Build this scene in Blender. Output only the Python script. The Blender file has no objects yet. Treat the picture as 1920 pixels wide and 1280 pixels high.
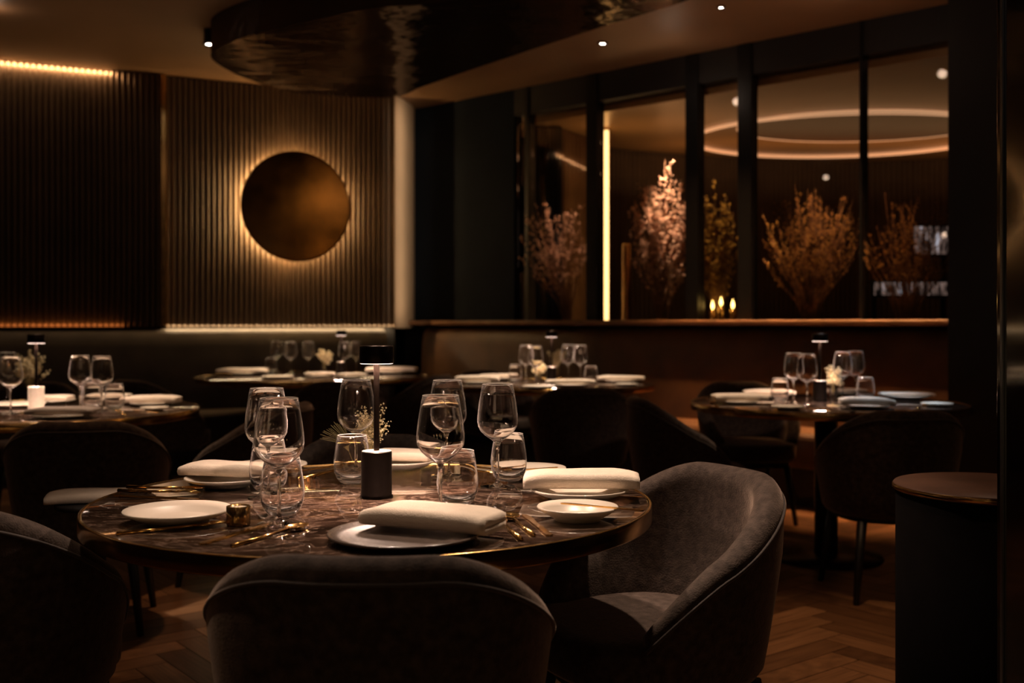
import bpy, bmesh, math, random
from mathutils import Vector, Matrix, noise
R_ = math.radians
PI = math.pi
random.seed(7)
sc = bpy.context.scene
col = sc.collection

# ------------------------------------------------------------------ camera, world, exposure
F, YH, CH = 2006.0, 606.0, 1.131
cam_d = bpy.data.cameras.new('camera')
cam = bpy.data.objects.new('camera', cam_d); col.objects.link(cam)
cam.location = (0, 0, CH); cam.rotation_euler = (R_(90), 0, 0)
cam_d.sensor_width = 36; cam_d.lens = F / 1920 * 36
cam_d.shift_y = -(640 - YH) / 1920
cam_d.clip_start = 0.05
cam_d.dof.use_dof = True; cam_d.dof.focus_distance = 2.34; cam_d.dof.aperture_fstop = 3.2
sc.camera = cam
w = bpy.data.worlds.new('world'); sc.world = w; w.use_nodes = True
w.node_tree.nodes['Background'].inputs[0].default_value = (0.5, 0.36, 0.26, 1)
w.node_tree.nodes['Background'].inputs[1].default_value = 0.0015
sc.view_settings.view_transform = 'Standard'; sc.view_settings.look = 'None'
sc.view_settings.exposure = 1.35; sc.view_settings.gamma = 1
sc.view_settings.use_curve_mapping = False

WARM = (1.0, 0.62, 0.36); AMBER = (1.0, 0.55, 0.22); PINK = (1.0, 0.68, 0.52); COOL = (0.62, 0.8, 1.0)
CEIL = 3.08


def light(kind, name, loc, power, color, size=0.1, target=None, rot=None, spot=60, blend=0.5, size_y=None, parent=None):
    d = bpy.data.lights.new(name, kind); d.energy = power; d.color = color
    if kind == 'AREA':
        d.size = size
        if size_y: d.shape = 'RECTANGLE'; d.size_y = size_y
        else: d.shape = 'DISK'
    else:
        d.shadow_soft_size = size
    if kind == 'SPOT': d.spot_size = R_(spot); d.spot_blend = blend
    o = bpy.data.objects.new(name, d); col.objects.link(o); o.location = loc
    if target is not None:
        o.rotation_euler = (Vector(target) - Vector(loc)).to_track_quat('-Z', 'Y').to_euler()
    if rot is not None: o.rotation_euler = rot
    if parent: o.parent = parent
    return o


# wall lines (plan)
A0 = Vector((-3.787, 7.914)); A1 = Vector((-1.0137, 9.243)); AU = (A1 - A0).normalized(); AN = Vector((AU.y, -AU.x))
B0 = Vector((-0.899, 9.75)); B1 = Vector((2.77, 6.43)); BU = (B1 - B0).normalized(); BN = Vector((BU.y, -BU.x)); BN = -BN if BN.y > 0 else BN


def on_line(px, P, U):       # point of a wall line that a picture column meets
    k = (px - 960) / F       # X = k Y
    t = (k * P.y - P.x) / (U.x - k * U.y)
    return P + U * t


def V3(p, z): return Vector((p.x, p.y, z))


T_MAIN = Vector((-0.300, 2.330)); T_RIGHT = Vector((1.512, 5.15)); T_MID = Vector((0.254, 6.80))
T_BACK = Vector((-1.43, 7.72)); T_LEFT = Vector((-2.108, 4.72))

# downlights of the room: (position, target, power, colour, cone)
DOWN = [
    ((-0.55, 3.05, CEIL - .03), (-0.35, 2.45, .75), 72, (1.0, .74, .56), 36),
    ((0.35, 2.95, CEIL - .03), (0.08, 2.3, .75), 85, (1.0, .72, .52), 25),
    ((-1.05, 1.7, CEIL - .03), (-0.85, 2.15, .75), 11, (1.0, .7, .48), 38),
    ((-2.0, 4.9, CEIL - .03), (-2.0, 4.75, .75), 85, (1.0, .76, .54), 34),
    ((0.25, 7.0, CEIL - .03), (0.2, 6.8, .75), 150, (1.0, .76, .54), 30),
    ((1.35, 5.2, CEIL - .03), (1.15, 5.12, .75), 80, (1.0, .72, .5), 20),
    ((1.95, 5.2, CEIL - .03), (1.72, 5.12, .75), 120, COOL, 17),
    ((-1.45, 7.6, 2.845), (-1.45, 7.7, .75), 110, (1.0, .74, .5), 32),
    ((1.1, 3.7, CEIL - .03), (1.2, 3.75, 0), 40, (1.0, .58, .3), 22),
    ((-1.3, 4.4, CEIL - .03), (-1.35, 4.6, 0), 22, (1.0, .55, .3), 40),
    ((-0.3, 2.75, CEIL - .03), (0.60, 2.66, .62), 42, (1.0, .68, .5), 18),
    ((1.35, 3.0, CEIL - .03), (1.15, 2.55, .75), 7, (1.0, .58, .36), 26),
]
for p, t, e, c, a in DOWN:
    light('SPOT', 'downlight_or_fill_beam', p, e, c, 0.04, target=t, spot=a * 1.35, blend=0.8)
# added point lights, no real fixtures, putting glints on the glassware
for lx, ly, lz in ((-3.2, 2.2, 2.95), (-2.4, .6, 2.95), (-1.1, -.2, 2.95), (.3, .4, 2.95), (1.5, .2, 2.95), (2.6, 1.6, 2.95), (-.2, 1.5, 2.98), (1.1, 1.6, 2.98), (-3.4, 3.4, 2.2), (2.8, 2.4, 2.1), (-.3, 4.4, 2.98), (2.6, 4.4, 2.9), (1.9, 6.2, 2.85), (1.1, 7.4, 2.8), (-3.2, 6.6, 2.98), (-3.6, 4.8, 2.9)):
    light('POINT', 'glint_fill', (lx, ly, lz), .3, (1, .7, .5), .03)
for lx in (-2.3, -1.0, .4, 1.7):  # added glowing strips, unseen, for warm reflections in the brass rims
    light('AREA', 'reflection_fill', (lx, -2.1, .75), .32, (1, .6, .26), .10, rot=(R_(90), 0, 0), size_y=.5)
for lx, ly, e in ((-1.2, -.3, 45), (.1, -.9, 35), (1.3, -.4, 45)):  # added spots lighting the floor that the brass rims reflect
    light('SPOT', 'downlight_or_fill_beam', (lx, ly, 3.05), e, (1, .62, .34), .04, target=(lx - .1, ly + .1, 0), spot=30, blend=.6)
# added soft warm fill from behind the camera, no fixture of the room
light('AREA', 'room_fill', (0, -0.9, 2.9), 0.35, (1, .72, .52), 1.8, target=(0, 3, .4))
# two unseen lights added out of frame for orange reflections on the disc
light('AREA', 'reflection_fill', (2.9, 3.8, 2.90), .5, (1, .55, .2), .26, target=(-1.8, 8.8, 2.1))
light('AREA', 'reflection_fill', (2.9, 3.65, 2.2), .25, (1, .5, .16), .22, target=(-1.8, 8.8, 1.8))
# hidden strips: top of the left fluted panel, panel foot, corner pilaster
pT = A0 + AU * 0.1 + AN * 0.13
light('AREA', 'strip_glow', V3(A0 + AU * 0.05 + AN * 0.105, CEIL - .03), 5, (1, .62, .32), 1.45, rot=(R_(50), 0, math.atan2(AU.y, AU.x)), size_y=.02)
pm = on_line(520, A0, AU) + AN * 0.045
light('AREA', 'strip_glow', V3(pm, 1.118), 2.6, (1, .72, .4), 2.0, rot=(0, 0, math.atan2(AU.y, AU.x)), size_y=.02)
pl = on_line(110, A0, AU) + AN * 0.10
light('AREA', 'strip_glow', V3(pl, 1.115), .25, (1, .36, .1), .9, rot=(R_(118), 0, math.atan2(AU.y, AU.x)), size_y=.02)
light('AREA', 'pilaster_glow', (-.78, 8.98, 2.08), .62, (1, .70, .44), .03, target=(-.97, 9.38, 2.08), size_y=1.9).data.spread = R_(75)
lm = on_line(1560, B0, BU) + BN * .27
light('AREA', 'ledge_glow', V3(lm, 2.95), 10, (1, .5, .2), 2.2, rot=(0, 0, math.atan2(BU.y, BU.x)), size_y=.02).data.spread = R_(40)


# ------------------------------------------------------------------ materials
def nt(name):
    m = bpy.data.materials.new(name); m.use_nodes = True
    t = m.node_tree; b = t.nodes['Principled BSDF']
    return m, t, b


def N(t, typ, **kw):
    n = t.nodes.new(typ)
    for k, v in kw.items():
        if k.startswith('i_'): n.inputs[int(k[2:]) if k[2:].isdigit() else k[2:].replace('_', ' ')].default_value = v
        else: setattr(n, k, v)
    return n


def ramp(t, fac, stops):
    r = t.nodes.new('ShaderNodeValToRGB'); t.links.new(fac, r.inputs[0])
    e = r.color_ramp.elements
    while len(e) < len(stops): e.new(0.5)
    for k, (p, c) in enumerate(stops): e[k].position = p; e[k].color = (*c, 1)
    return r.outputs[0]


def mat(name, color, rough=.5, metal=0, noise_s=0, noise_amt=.15, bump=0, bump_s=None, sheen=0, coat=0, spec=.5, rvar=0, sheen_c=(1, .76, .62)):
    m, t, b = nt(name)
    b.inputs['Base Color'].default_value = (*color, 1); b.inputs['Roughness'].default_value = rough
    b.inputs['Metallic'].default_value = metal; b.inputs['Specular IOR Level'].default_value = spec
    b.inputs['Sheen Weight'].default_value = sheen; b.inputs['Sheen Roughness'].default_value = .35
    b.inputs['Sheen Tint'].default_value = (*sheen_c, 1)
    b.inputs['Coat Weight'].default_value = coat; b.inputs['Coat Roughness'].default_value = .05
    tc = N(t, 'ShaderNodeTexCoord')
    if noise_s:
        n = N(t, 'ShaderNodeTexNoise'); n.inputs['Scale'].default_value = noise_s; n.inputs['Detail'].default_value = 6
        t.links.new(tc.outputs['Object'], n.inputs['Vector'])
        lo = tuple(max(0, c * (1 - noise_amt)) for c in color); hi = tuple(min(1, c * (1 + noise_amt)) for c in color)
        t.links.new(ramp(t, n.outputs[0], [(.3, lo), (.7, hi)]), b.inputs['Base Color'])
        if rvar:
            mr = N(t, 'ShaderNodeMapRange'); t.links.new(n.outputs[0], mr.inputs[0])
            mr.inputs[3].default_value = rough - rvar; mr.inputs[4].default_value = rough + rvar
            t.links.new(mr.outputs[0], b.inputs['Roughness'])
    if bump:
        n2 = N(t, 'ShaderNodeTexNoise'); n2.inputs['Scale'].default_value = bump_s or 60; n2.inputs['Detail'].default_value = 4
        t.links.new(tc.outputs['Object'], n2.inputs['Vector'])
        bp = N(t, 'ShaderNodeBump'); bp.inputs['Strength'].default_value = bump; bp.inputs['Distance'].default_value = .01
        t.links.new(n2.outputs[0], bp.inputs['Height']); t.links.new(bp.outputs[0], b.inputs['Normal'])
    return m


def emit(name, color, s):
    m, t, b = nt(name)
    b.inputs['Base Color'].default_value = (*color, 1)
    b.inputs['Emission Color'].default_value = (*color, 1); b.inputs['Emission Strength'].default_value = s
    return m


def thin_glass(name, tint=(1, 1, 1), ior=1.5, rough=0.0, gain=1.0, soft=0):
    m = bpy.data.materials.new(name); m.use_nodes = True; t = m.node_tree
    for n in list(t.nodes): t.nodes.remove(n)
    o = N(t, 'ShaderNodeOutputMaterial'); mx = N(t, 'ShaderNodeMixShader'); tr = N(t, 'ShaderNodeBsdfTransparent'); gl = N(t, 'ShaderNodeBsdfGlossy')
    fr = N(t, 'ShaderNodeFresnel'); fr.inputs[0].default_value = ior
    mu = N(t, 'ShaderNodeMath', operation='MULTIPLY', use_clamp=True); mu.inputs[1].default_value = gain
    t.links.new(fr.outputs[0], mu.inputs[0])
    tr.inputs[0].default_value = (*tint, 1); gl.inputs['Roughness'].default_value = rough; gl.inputs[0].default_value = (1, 1, 1, 1)
    t.links.new(mu.outputs[0], mx.inputs[0]); t.links.new(tr.outputs[0], mx.inputs[1])
    if soft:                              # washed crystal: part of the sheen is broad
        g2 = N(t, 'ShaderNodeBsdfGlossy'); g2.inputs['Roughness'].default_value = .22; g2.inputs[0].default_value = (1, .93, .9, 1)
        m2 = N(t, 'ShaderNodeMixShader'); m2.inputs[0].default_value = soft
        t.links.new(gl.outputs[0], m2.inputs[1]); t.links.new(g2.outputs[0], m2.inputs[2]); t.links.new(m2.outputs[0], mx.inputs[2])
    else: t.links.new(gl.outputs[0], mx.inputs[2])
    t.links.new(mx.outputs[0], o.inputs[0])
    return m


def marble():
    m, t, b = nt('brown_marble'); tc = N(t, 'ShaderNodeTexCoord')
    mp = N(t, 'ShaderNodeMapping'); mp.inputs['Scale'].default_value = (1.0, 2.2, 1.0); mp.inputs['Rotation'].default_value = (0, 0, .35)
    t.links.new(tc.outputs['Object'], mp.inputs[0])
    n1 = N(t, 'ShaderNodeTexNoise'); n1.inputs['Scale'].default_value = 5; n1.inputs['Detail'].default_value = 10; n1.inputs['Distortion'].default_value = 1.6
    t.links.new(mp.outputs[0], n1.inputs['Vector'])
    base = ramp(t, n1.outputs[0], [(.25, (.010, .006, .004)), (.5, (.032, .018, .012)), (.75, (.09, .052, .036))])
    n2 = N(t, 'ShaderNodeTexNoise'); n2.inputs['Scale'].default_value = 4.2; n2.inputs['Detail'].default_value = 12; n2.inputs['Distortion'].default_value = 2.6; n2.inputs['Roughness'].default_value = .62
    t.links.new(mp.outputs[0], n2.inputs['Vector'])
    s = N(t, 'ShaderNodeMath', operation='SUBTRACT'); s.inputs[1].default_value = .5; t.links.new(n2.outputs[0], s.inputs[0])
    a = N(t, 'ShaderNodeMath', operation='ABSOLUTE'); t.links.new(s.outputs[0], a.inputs[0])
    v = ramp(t, a.outputs[0], [(0, (.8, .8, .8)), (.012, (.25, .25, .25)), (.035, (0, 0, 0))])
    mx = N(t, 'ShaderNodeMixRGB'); t.links.new(v, mx.inputs[0]); t.links.new(base, mx.inputs[1]); mx.inputs[2].default_value = (.34, .22, .16, 1)
    t.links.new(mx.outputs[0], b.inputs['Base Color']); b.inputs['Roughness'].default_value = .06; b.inputs['Specular IOR Level'].default_value = .9
    b.inputs['IOR'].default_value = 1.75; b.inputs['Coat Weight'].default_value = .8; b.inputs['Coat Roughness'].default_value = .02
    return m


def floor_wood():
    m, t, b = nt('herringbone_oak'); at = N(t, 'ShaderNodeAttribute', attribute_name='plank')
    tc = N(t, 'ShaderNodeTexCoord'); uv = N(t, 'ShaderNodeUVMap')
    mp = N(t, 'ShaderNodeMapping'); mp.inputs['Scale'].default_value = (3, 60, 1); t.links.new(uv.outputs[0], mp.inputs[0])
    n = N(t, 'ShaderNodeTexNoise'); n.inputs['Scale'].default_value = 1.4; n.inputs['Detail'].default_value = 8; t.links.new(mp.outputs[0], n.inputs['Vector'])
    c1 = ramp(t, at.outputs['Fac'], [(0, (.12, .056, .026)), (1, (.36, .19, .095))])
    g = ramp(t, n.outputs[0], [(.3, (.55, .5, .45)), (.7, (1.15, 1.1, 1.05))])
    mx = N(t, 'ShaderNodeMixRGB', blend_type='MULTIPLY'); mx.inputs[0].default_value = 1
    t.links.new(c1, mx.inputs[1]); t.links.new(g, mx.inputs[2]); t.links.new(mx.outputs[0], b.inputs['Base Color'])
    b.inputs['Roughness'].default_value = .38
    return m


def canopy_mat():
    m = bpy.data.materials.new('black_lacquer_ripple'); m.use_nodes = True; t = m.node_tree
    for n in list(t.nodes): t.nodes.remove(n)
    o = N(t, 'ShaderNodeOutputMaterial'); ad = N(t, 'ShaderNodeAddShader'); df = N(t, 'ShaderNodeBsdfDiffuse'); gl = N(t, 'ShaderNodeBsdfGlossy'); tc = N(t, 'ShaderNodeTexCoord')
    df.inputs[0].default_value = (.012, .008, .006, 1); gl.inputs[0].default_value = (.10, .085, .075, 1); gl.inputs['Roughness'].default_value = .13
    mp = N(t, 'ShaderNodeMapping'); mp.inputs['Scale'].default_value = (.8, 1.6, 1); t.links.new(tc.outputs['Object'], mp.inputs[0])
    n = N(t, 'ShaderNodeTexNoise'); n.inputs['Scale'].default_value = 3.2; n.inputs['Detail'].default_value = 3; t.links.new(mp.outputs[0], n.inputs['Vector'])
    bp = N(t, 'ShaderNodeBump'); bp.inputs['Strength'].default_value = .7; bp.inputs['Distance'].default_value = .04
    t.links.new(n.outputs[0], bp.inputs['Height']); t.links.new(bp.outputs[0], gl.inputs['Normal'])
    t.links.new(df.outputs[0], ad.inputs[0]); t.links.new(gl.outputs[0], ad.inputs[1]); t.links.new(ad.outputs[0], o.inputs[0])
    return m


M = dict(
    velvet=mat('grey_velvet', (.060, .043, .035), .85, noise_s=55, noise_amt=.45, bump=.25, bump_s=260, sheen=.55, spec=.2),
    velvet_seam=mat('velvet_piping', (.06, .048, .043), .7, sheen=.5, noise_s=200, noise_amt=.2, spec=.3),
    leg=mat('black_leg_wood', (.012, .010, .009), .45, noise_s=30),
    black=mat('satin_black_metal', (.018, .014, .013), .28, metal=.6, noise_s=80, noise_amt=.1),
    bronze_dark=mat('dark_bronze_metal', (.022, .014, .011), .3, metal=.9, noise_s=50, noise_amt=.15),
    pale_metal=mat('pale_satin_metal', (.62, .54, .45), .4, metal=.35, noise_s=60, noise_amt=.06),
    brass=mat('aged_brass', (.62, .36, .13), .2, metal=1, noise_s=14, noise_amt=.2, rvar=.06),
    gold=mat('gold_cutlery', (.72, .42, .14), .16, metal=1, noise_s=40, noise_amt=.08),
    disc=mat('patinated_bronze_disc', (.19, .095, .028), .17, metal=1, noise_s=3.2, noise_amt=.65, rvar=.04, bump=.04, bump_s=5),
    ceramic=mat('cream_ceramic', (.62, .54, .45), .33, noise_s=8, noise_amt=.04, coat=.12),
    plate_brown=mat('taupe_stoneware', (.085, .062, .05), .25, noise_s=12, noise_amt=.12, coat=.3),
    linen=mat('cream_linen', (.72, .61, .50), .85, noise_s=40, noise_amt=.06, bump=.25, bump_s=420, sheen=.2),
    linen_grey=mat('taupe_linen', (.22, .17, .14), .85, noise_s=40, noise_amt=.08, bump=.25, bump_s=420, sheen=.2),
    glass=thin_glass('clear_glass', (.985, .98, .975), 1.5, 0, 1.0, .3),
    pane=thin_glass('bronze_tinted_pane', (.92, .89, .86), 1.45, 0.01, .55),
    ceiling=mat('brown_plaster_ceiling', (.20, .115, .06), .55, noise_s=1.2, noise_amt=.12, spec=.35),
    plaster=mat('cream_plaster', (.55, .42, .30), .7, noise_s=3, noise_amt=.08),
    flute_matte=mat('brown_fluted_timber', (.075, .048, .03), .42, noise_s=4, noise_amt=.2, spec=.5),
    flute_gloss=mat('bronze_fluted_metal', (.065, .040, .023), .3, metal=.75, noise_s=3, noise_amt=.2),
    matte_black=mat('matte_black_cloth', (.006, .005, .005), .95, noise_s=20, spec=.1),
    dark_wall=mat('black_brown_wall', (.012, .010, .010), .6, noise_s=4, noise_amt=.2),
    blue_wall=mat('blue_black_drape', (.006, .009, .014), .8, noise_s=3, noise_amt=.2, spec=.12),
    drape=mat('brown_drape', (.16, .085, .045), .8, noise_s=6, noise_amt=.25),
    banq_grey=mat('charcoal_upholstery', (.06, .047, .037), .8, noise_s=5, noise_amt=.25, bump=.2, bump_s=180, sheen=.3),
    banq_brown=mat('brown_leather', (.10, .044, .017), .5, noise_s=5, noise_amt=.3, bump=.12, bump_s=60),
    ledge=mat('walnut_ledge', (.20, .10, .05), .4, noise_s=7, noise_amt=.25),
    frame=mat('black_window_frame', (.010, .010, .011), .4, metal=.3, noise_s=20),
    lacquer=mat('black_gloss_lacquer', (.010, .008, .007), .09, noise_s=10, coat=.8),
    stand_top=mat('brown_leather_top', (.20, .105, .068), .45, noise_s=7, noise_amt=.3),
    stem=mat('dry_stem', (.26, .14, .07), .8, noise_s=30, noise_amt=.3),
    blossom=mat('dry_blossom_pink', (.60, .36, .24), .8, noise_s=25, noise_amt=.35),
    blossom_gold=mat('dry_blossom_ochre', (.42, .25, .07), .8, noise_s=25, noise_amt=.35),
    small_flower=mat('cream_dried_flower', (.80, .66, .40), .75, noise_s=60, noise_amt=.25),
    leaf=mat('dried_grass', (.45, .36, .16), .8, noise_s=60, noise_amt=.25),
    edge_glint=mat('blue_grey_edge_glint', (.20, .23, .27), .3, metal=.9, noise_s=10),
    amber=mat('ribbed_bronze', (.40, .24, .09), .2, metal=.9, noise_s=30),
    marble=marble(), floor=floor_wood(), canopy=canopy_mat(),
    lamp_e=emit('lamp_diffuser_glow', (1.0, .70, .56), 3), spot_e=emit('downlight_glow', (1, .86, .72), 16),
    strip_e=emit('led_strip_glow', (1, .66, .30), .8), strip_gold=emit('added_gold_glow', (1, .62, .24), 1.3),
    candle_e=emit('candle_flame_glow', (1, .62, .16), 4), cool_e=emit('cool_backlight_glow', (.70, .72, .85), .55),
    ring_e=emit('cove_glow', (1, .56, .30), .26), gap=mat('floor_joint', (.01, .007, .005), .8))


# ------------------------------------------------------------------ mesh helpers
class MB:
    def __init__(s): s.v = []; s.f = []; s.sm = []

    def add(s, vs, fs, smooth=True):
        b = len(s.v); s.v += [tuple(p) for p in vs]; s.f += [tuple(i + b for i in f) for f in fs]; s.sm += [smooth] * len(fs); return s

    def box(s, x0, x1, y0, y1, z0, z1):
        v = [(x, y, z) for z in (z0, z1) for (x, y) in ((x0, y0), (x1, y0), (x1, y1), (x0, y1))]
        return s.add(v, [(3, 2, 1, 0), (4, 5, 6, 7), (0, 1, 5, 4), (1, 2, 6, 5), (2, 3, 7, 6), (3, 0, 4, 7)], False)

    def obox(s, p0, p1, n, d0, d1, z0, z1):      # box along a plan line, from depth d0 to d1 along n
        q = [p0 + n * d0, p1 + n * d0, p1 + n * d1, p0 + n * d1]
        v = [(a.x, a.y, z) for z in (z0, z1) for a in q]
        return s.add(v, [(3, 2, 1, 0), (4, 5, 6, 7), (0, 1, 5, 4), (1, 2, 6, 5), (2, 3, 7, 6), (3, 0, 4, 7)], False)

    def lathe(s, prof, n=40, c=(0, 0, 0), cap0=False, cap1=False, sx=1, sy=1, flute=0):
        v = []; f = []
        for (r, z) in prof:
            for k in range(n):
                a = 2 * PI * k / n; rr = r * (1 + (flute if k % 2 else 0))
                v.append((c[0] + rr * math.cos(a) * sx, c[1] + rr * math.sin(a) * sy, c[2] + z))
        for j in range(len(prof) - 1):
            for k in range(n):
                k2 = (k + 1) % n; f.append((j * n + k, j * n + k2, (j + 1) * n + k2, (j + 1) * n + k))
        s.add(v, f)
        b = len(s.v) - len(v)
        if cap0: s.f.append(tuple(b + k for k in reversed(range(n)))); s.sm.append(False)
        if cap1: s.f.append(tuple(b + (len(prof) - 1) * n + k for k in range(n))); s.sm.append(False)
        return s

    def tube(s, pts, rad, n=8, caps=True, closed=False):
        pts = [Vector(p) for p in pts]; v = []; f = []
        L = len(pts); up = Vector((0, 0, 1))
        for i, p in enumerate(pts):
            if closed: d = pts[(i + 1) % L] - pts[i - 1]
            else: d = pts[min(i + 1, L - 1)] - pts[max(i - 1, 0)]
            d.normalize()
            a = d.cross(up)
            if a.length < .05: a = d.cross(Vector((1, 0, 0)))
            a.normalize(); b2 = d.cross(a)
            r = rad[i] if isinstance(rad, (list, tuple)) else rad
            for k in range(n):
                t = 2 * PI * k / n; v.append(p + a * (r * math.cos(t)) + b2 * (r * math.sin(t)))
        m = L if closed else L - 1
        for i in range(m):
            i2 = (i + 1) % L
            for k in range(n):
                k2 = (k + 1) % n; f.append((i * n + k, i2 * n + k, i2 * n + k2, i * n + k2))
        if caps and not closed: f.append(tuple(range(n))); f.append(tuple((L - 1) * n + k for k in reversed(range(n))))
        return s.add(v, f)

    def prism(s, pts, z0, z1, smooth=False):
        n = len(pts); v = [(p[0], p[1], z0) for p in pts] + [(p[0], p[1], z1) for p in pts]
        f = [tuple(reversed(range(n))), tuple(range(n, 2 * n))] + [(k, (k + 1) % n, n + (k + 1) % n, n + k) for k in range(n)]
        return s.add(v, f, smooth)

    def blob(s, c, r, squash=1.0):
        v = []; c = Vector(c)
        for d in ((1, 0, 0), (-1, 0, 0), (0, 1, 0), (0, -1, 0), (0, 0, squash), (0, 0, -squash)): v.append(c + Vector(d) * r)
        return s.add(v, [(0, 2, 4), (2, 1, 4), (1, 3, 4), (3, 0, 4), (2, 0, 5), (1, 2, 5), (3, 1, 5), (0, 3, 5)])

    def mesh(s, name, m):
        me = bpy.data.meshes.new(name); me.from_pydata(s.v, [], s.f)
        bm = bmesh.new(); bm.from_mesh(me); bmesh.ops.recalc_face_normals(bm, faces=bm.faces); bm.to_mesh(me); bm.free()
        me.polygons.foreach_set('use_smooth', s.sm); me.materials.append(M[m] if isinstance(m, str) else m)
        return me

    def obj(s, name, m, parent=None, bevel=0):
        o = bpy.data.objects.new(name, s.mesh(name, m)); col.objects.link(o)
        if parent: o.parent = parent
        if bevel:
            b = o.modifiers.new('bevel', 'BEVEL'); b.width = bevel; b.segments = 3; b.limit_method = 'ANGLE'
        return o


def tag(o, label, cat, group=None):
    o['label'] = label; o['category'] = cat
    if group: o['group'] = group
    return o


def struct(o): o['kind'] = 'structure'; return o


def thing(name, label, cat, loc=(0, 0, 0), rz=0, group=None):
    o = bpy.data.objects.new(name, None); col.objects.link(o); o.empty_display_size = .1
    o.location = loc; o.rotation_euler = (0, 0, rz); return tag(o, label, cat, group)


CACHE = {}


def part(name, key, builder, m, parent, label=None, bevel=0):   # a part whose mesh is shared between all copies of a thing
    if key not in CACHE: CACHE[key] = builder().mesh(name, m)
    o = bpy.data.objects.new(name, CACHE[key]); col.objects.link(o); o.parent = parent
    if label: o['label'] = label
    if bevel:
        b = o.modifiers.new('bevel', 'BEVEL'); b.width = bevel; b.segments = 3; b.limit_method = 'ANGLE'
    return o


# ------------------------------------------------------------------ the room shell
def build_floor():
    bm = MB(); L, Wd, g = .54, .108, .0016; uvs = []; shade = []
    ang = R_(38); ca, sa = math.cos(ang), math.sin(ang)
    def plank(x, y, horiz):
        w, h = (L, Wd) if horiz else (Wd, L)
        q = [(x + g, y + g), (x + w - g, y + g), (x + w - g, y + h - g), (x + g, y + h - g)]
        r = [(a * ca - b * sa, a * sa + b * ca + 3.5) for a, b in q]
        cx = sum(p[0] for p in r) / 4; cy = sum(p[1] for p in r) / 4
        if not (-4.2 < cx < 4.0 and -1.9 < cy < 9.2): return
        bm.add([(a, b, .003) for a, b in r], [(0, 1, 2, 3)], False)
        o = random.random() * 9
        uvs.append([(o, o), (o + L, o), (o + L, o + Wd), (o, o + Wd)] if horiz else [(o, o + Wd), (o, o), (o + L, o), (o + L, o + Wd)])
        shade.append(random.random())
    n = int(L / Wd)                                   # herringbone: 5 plank widths per length
    for i in range(-90, 91):
        for j in range(-18, 19):
            x = i * Wd + j * L; y = i * Wd - j * L
            plank(x, y, True); plank(x + L, y - L + Wd, False) if False else plank(x - Wd, y, False)
    o = bm.obj('floor', 'floor'); me = o.data
    uv = me.uv_layers.new(name='UVMap'); at = me.attributes.new('plank', 'FLOAT', 'FACE')
    for p in me.polygons:
        at.data[p.index].value = shade[p.index]
        for k, li in enumerate(p.loop_indices): uv.data[li].uv = uvs[p.index][k]
    struct(o)


struct(MB().box(-5.2, 6.2, -2.2, 12.6, -.1, 0).obj('floor_base', 'gap'))
bpy.data.objects['floor_base'].name = 'floor_slab'
build_floor()
struct(MB().box(-5.2, 6.2, -2.2, 12.6, CEIL, CEIL + .1).obj('ceiling', 'ceiling'))
struct(MB().box(-5.3, -5.2, -2.2, 12.6, 0, CEIL).obj('wall_left', 'dark_wall'))
struct(MB().box(-5.2, 6.2, -2.3, -2.2, 0, CEIL).obj('wall_front', 'dark_wall'))
struct(MB().box(6.2, 6.3, -2.2, 12.6, 0, CEIL).obj('wall_outer', 'dark_wall'))
struct(MB().box(-5.2, 6.2, 12.5, 12.6, 0, CEIL).obj('wall_far', 'dark_wall'))
struct(MB().box(3.0, 3.1, -2.2, 6.15, 0, CEIL).obj('wall_right', 'dark_wall'))

AL = A0 + AU * (-1.45)
struct(MB().obox(AL, A1, AN, -.12, 0, 0, CEIL).obj('wall_back', 'dark_wall'))


def flutes(p0, p1, n, pitch, z0, z1, depth, base):
    bm = MB(); Ln = (p1 - p0).length; u = (p1 - p0).normalized(); k = int(Ln / pitch); pitch = Ln / k
    bm.obox(p0, p1, n, .001, base, z0, z1)
    S = 7
    for i in range(k):
        v = []
        for s in range(S):
            t = s / (S - 1); a = PI * t
            q = p0 + u * (i * pitch + pitch * (.5 - .44 * math.cos(a))) + n * (base + depth * math.sin(a))
            v += [(q.x, q.y, z0), (q.x, q.y, z1)]
        bm.add(v, [(2 * s, 2 * s + 2, 2 * s + 3, 2 * s + 1) for s in range(S - 1)])
        bm.add([v[2 * s + e] for e in (0,) for s in range(S)], [tuple(range(S))], False)
    return bm


PL = on_line(300, A0, AU); PR = on_line(309, A0, AU)
p = flutes(AL, PL, AN, .042, 1.105, CEIL - .01, .018, .055).obj('fluted_panel', 'flute_gloss')
tag(p, 'dark glossy bronze fluted wall panel left of the glowing disc, lit along its top', 'wall panel')
p = flutes(PR, A1, AN, .043, 1.105, CEIL - .01, .018, .012).obj('fluted_panel', 'flute_matte')
tag(p, 'matte brown fluted wall panel behind the glowing round disc', 'wall panel')
struct(MB().obox(PL, PR, AN, 0, .075, 1.105, CEIL - .01).obj('trim_1', 'brass'))
struct(MB().obox(AL, PL, AN, .002, .09, 1.085, 1.105).obj('trim_2', 'bronze_dark'))
# round bronze disc with a glowing ring behind
cD = on_line(548, A0, AU); dz = CH + (YH - 390) * cD.y / F; rD = 102.5 * cD.y / F
disc = thing('wall_disc', 'large round bronze wall disc with a golden halo behind it', 'wall light', (cD.x, cD.y, dz), math.atan2(AU.y, AU.x))


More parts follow.
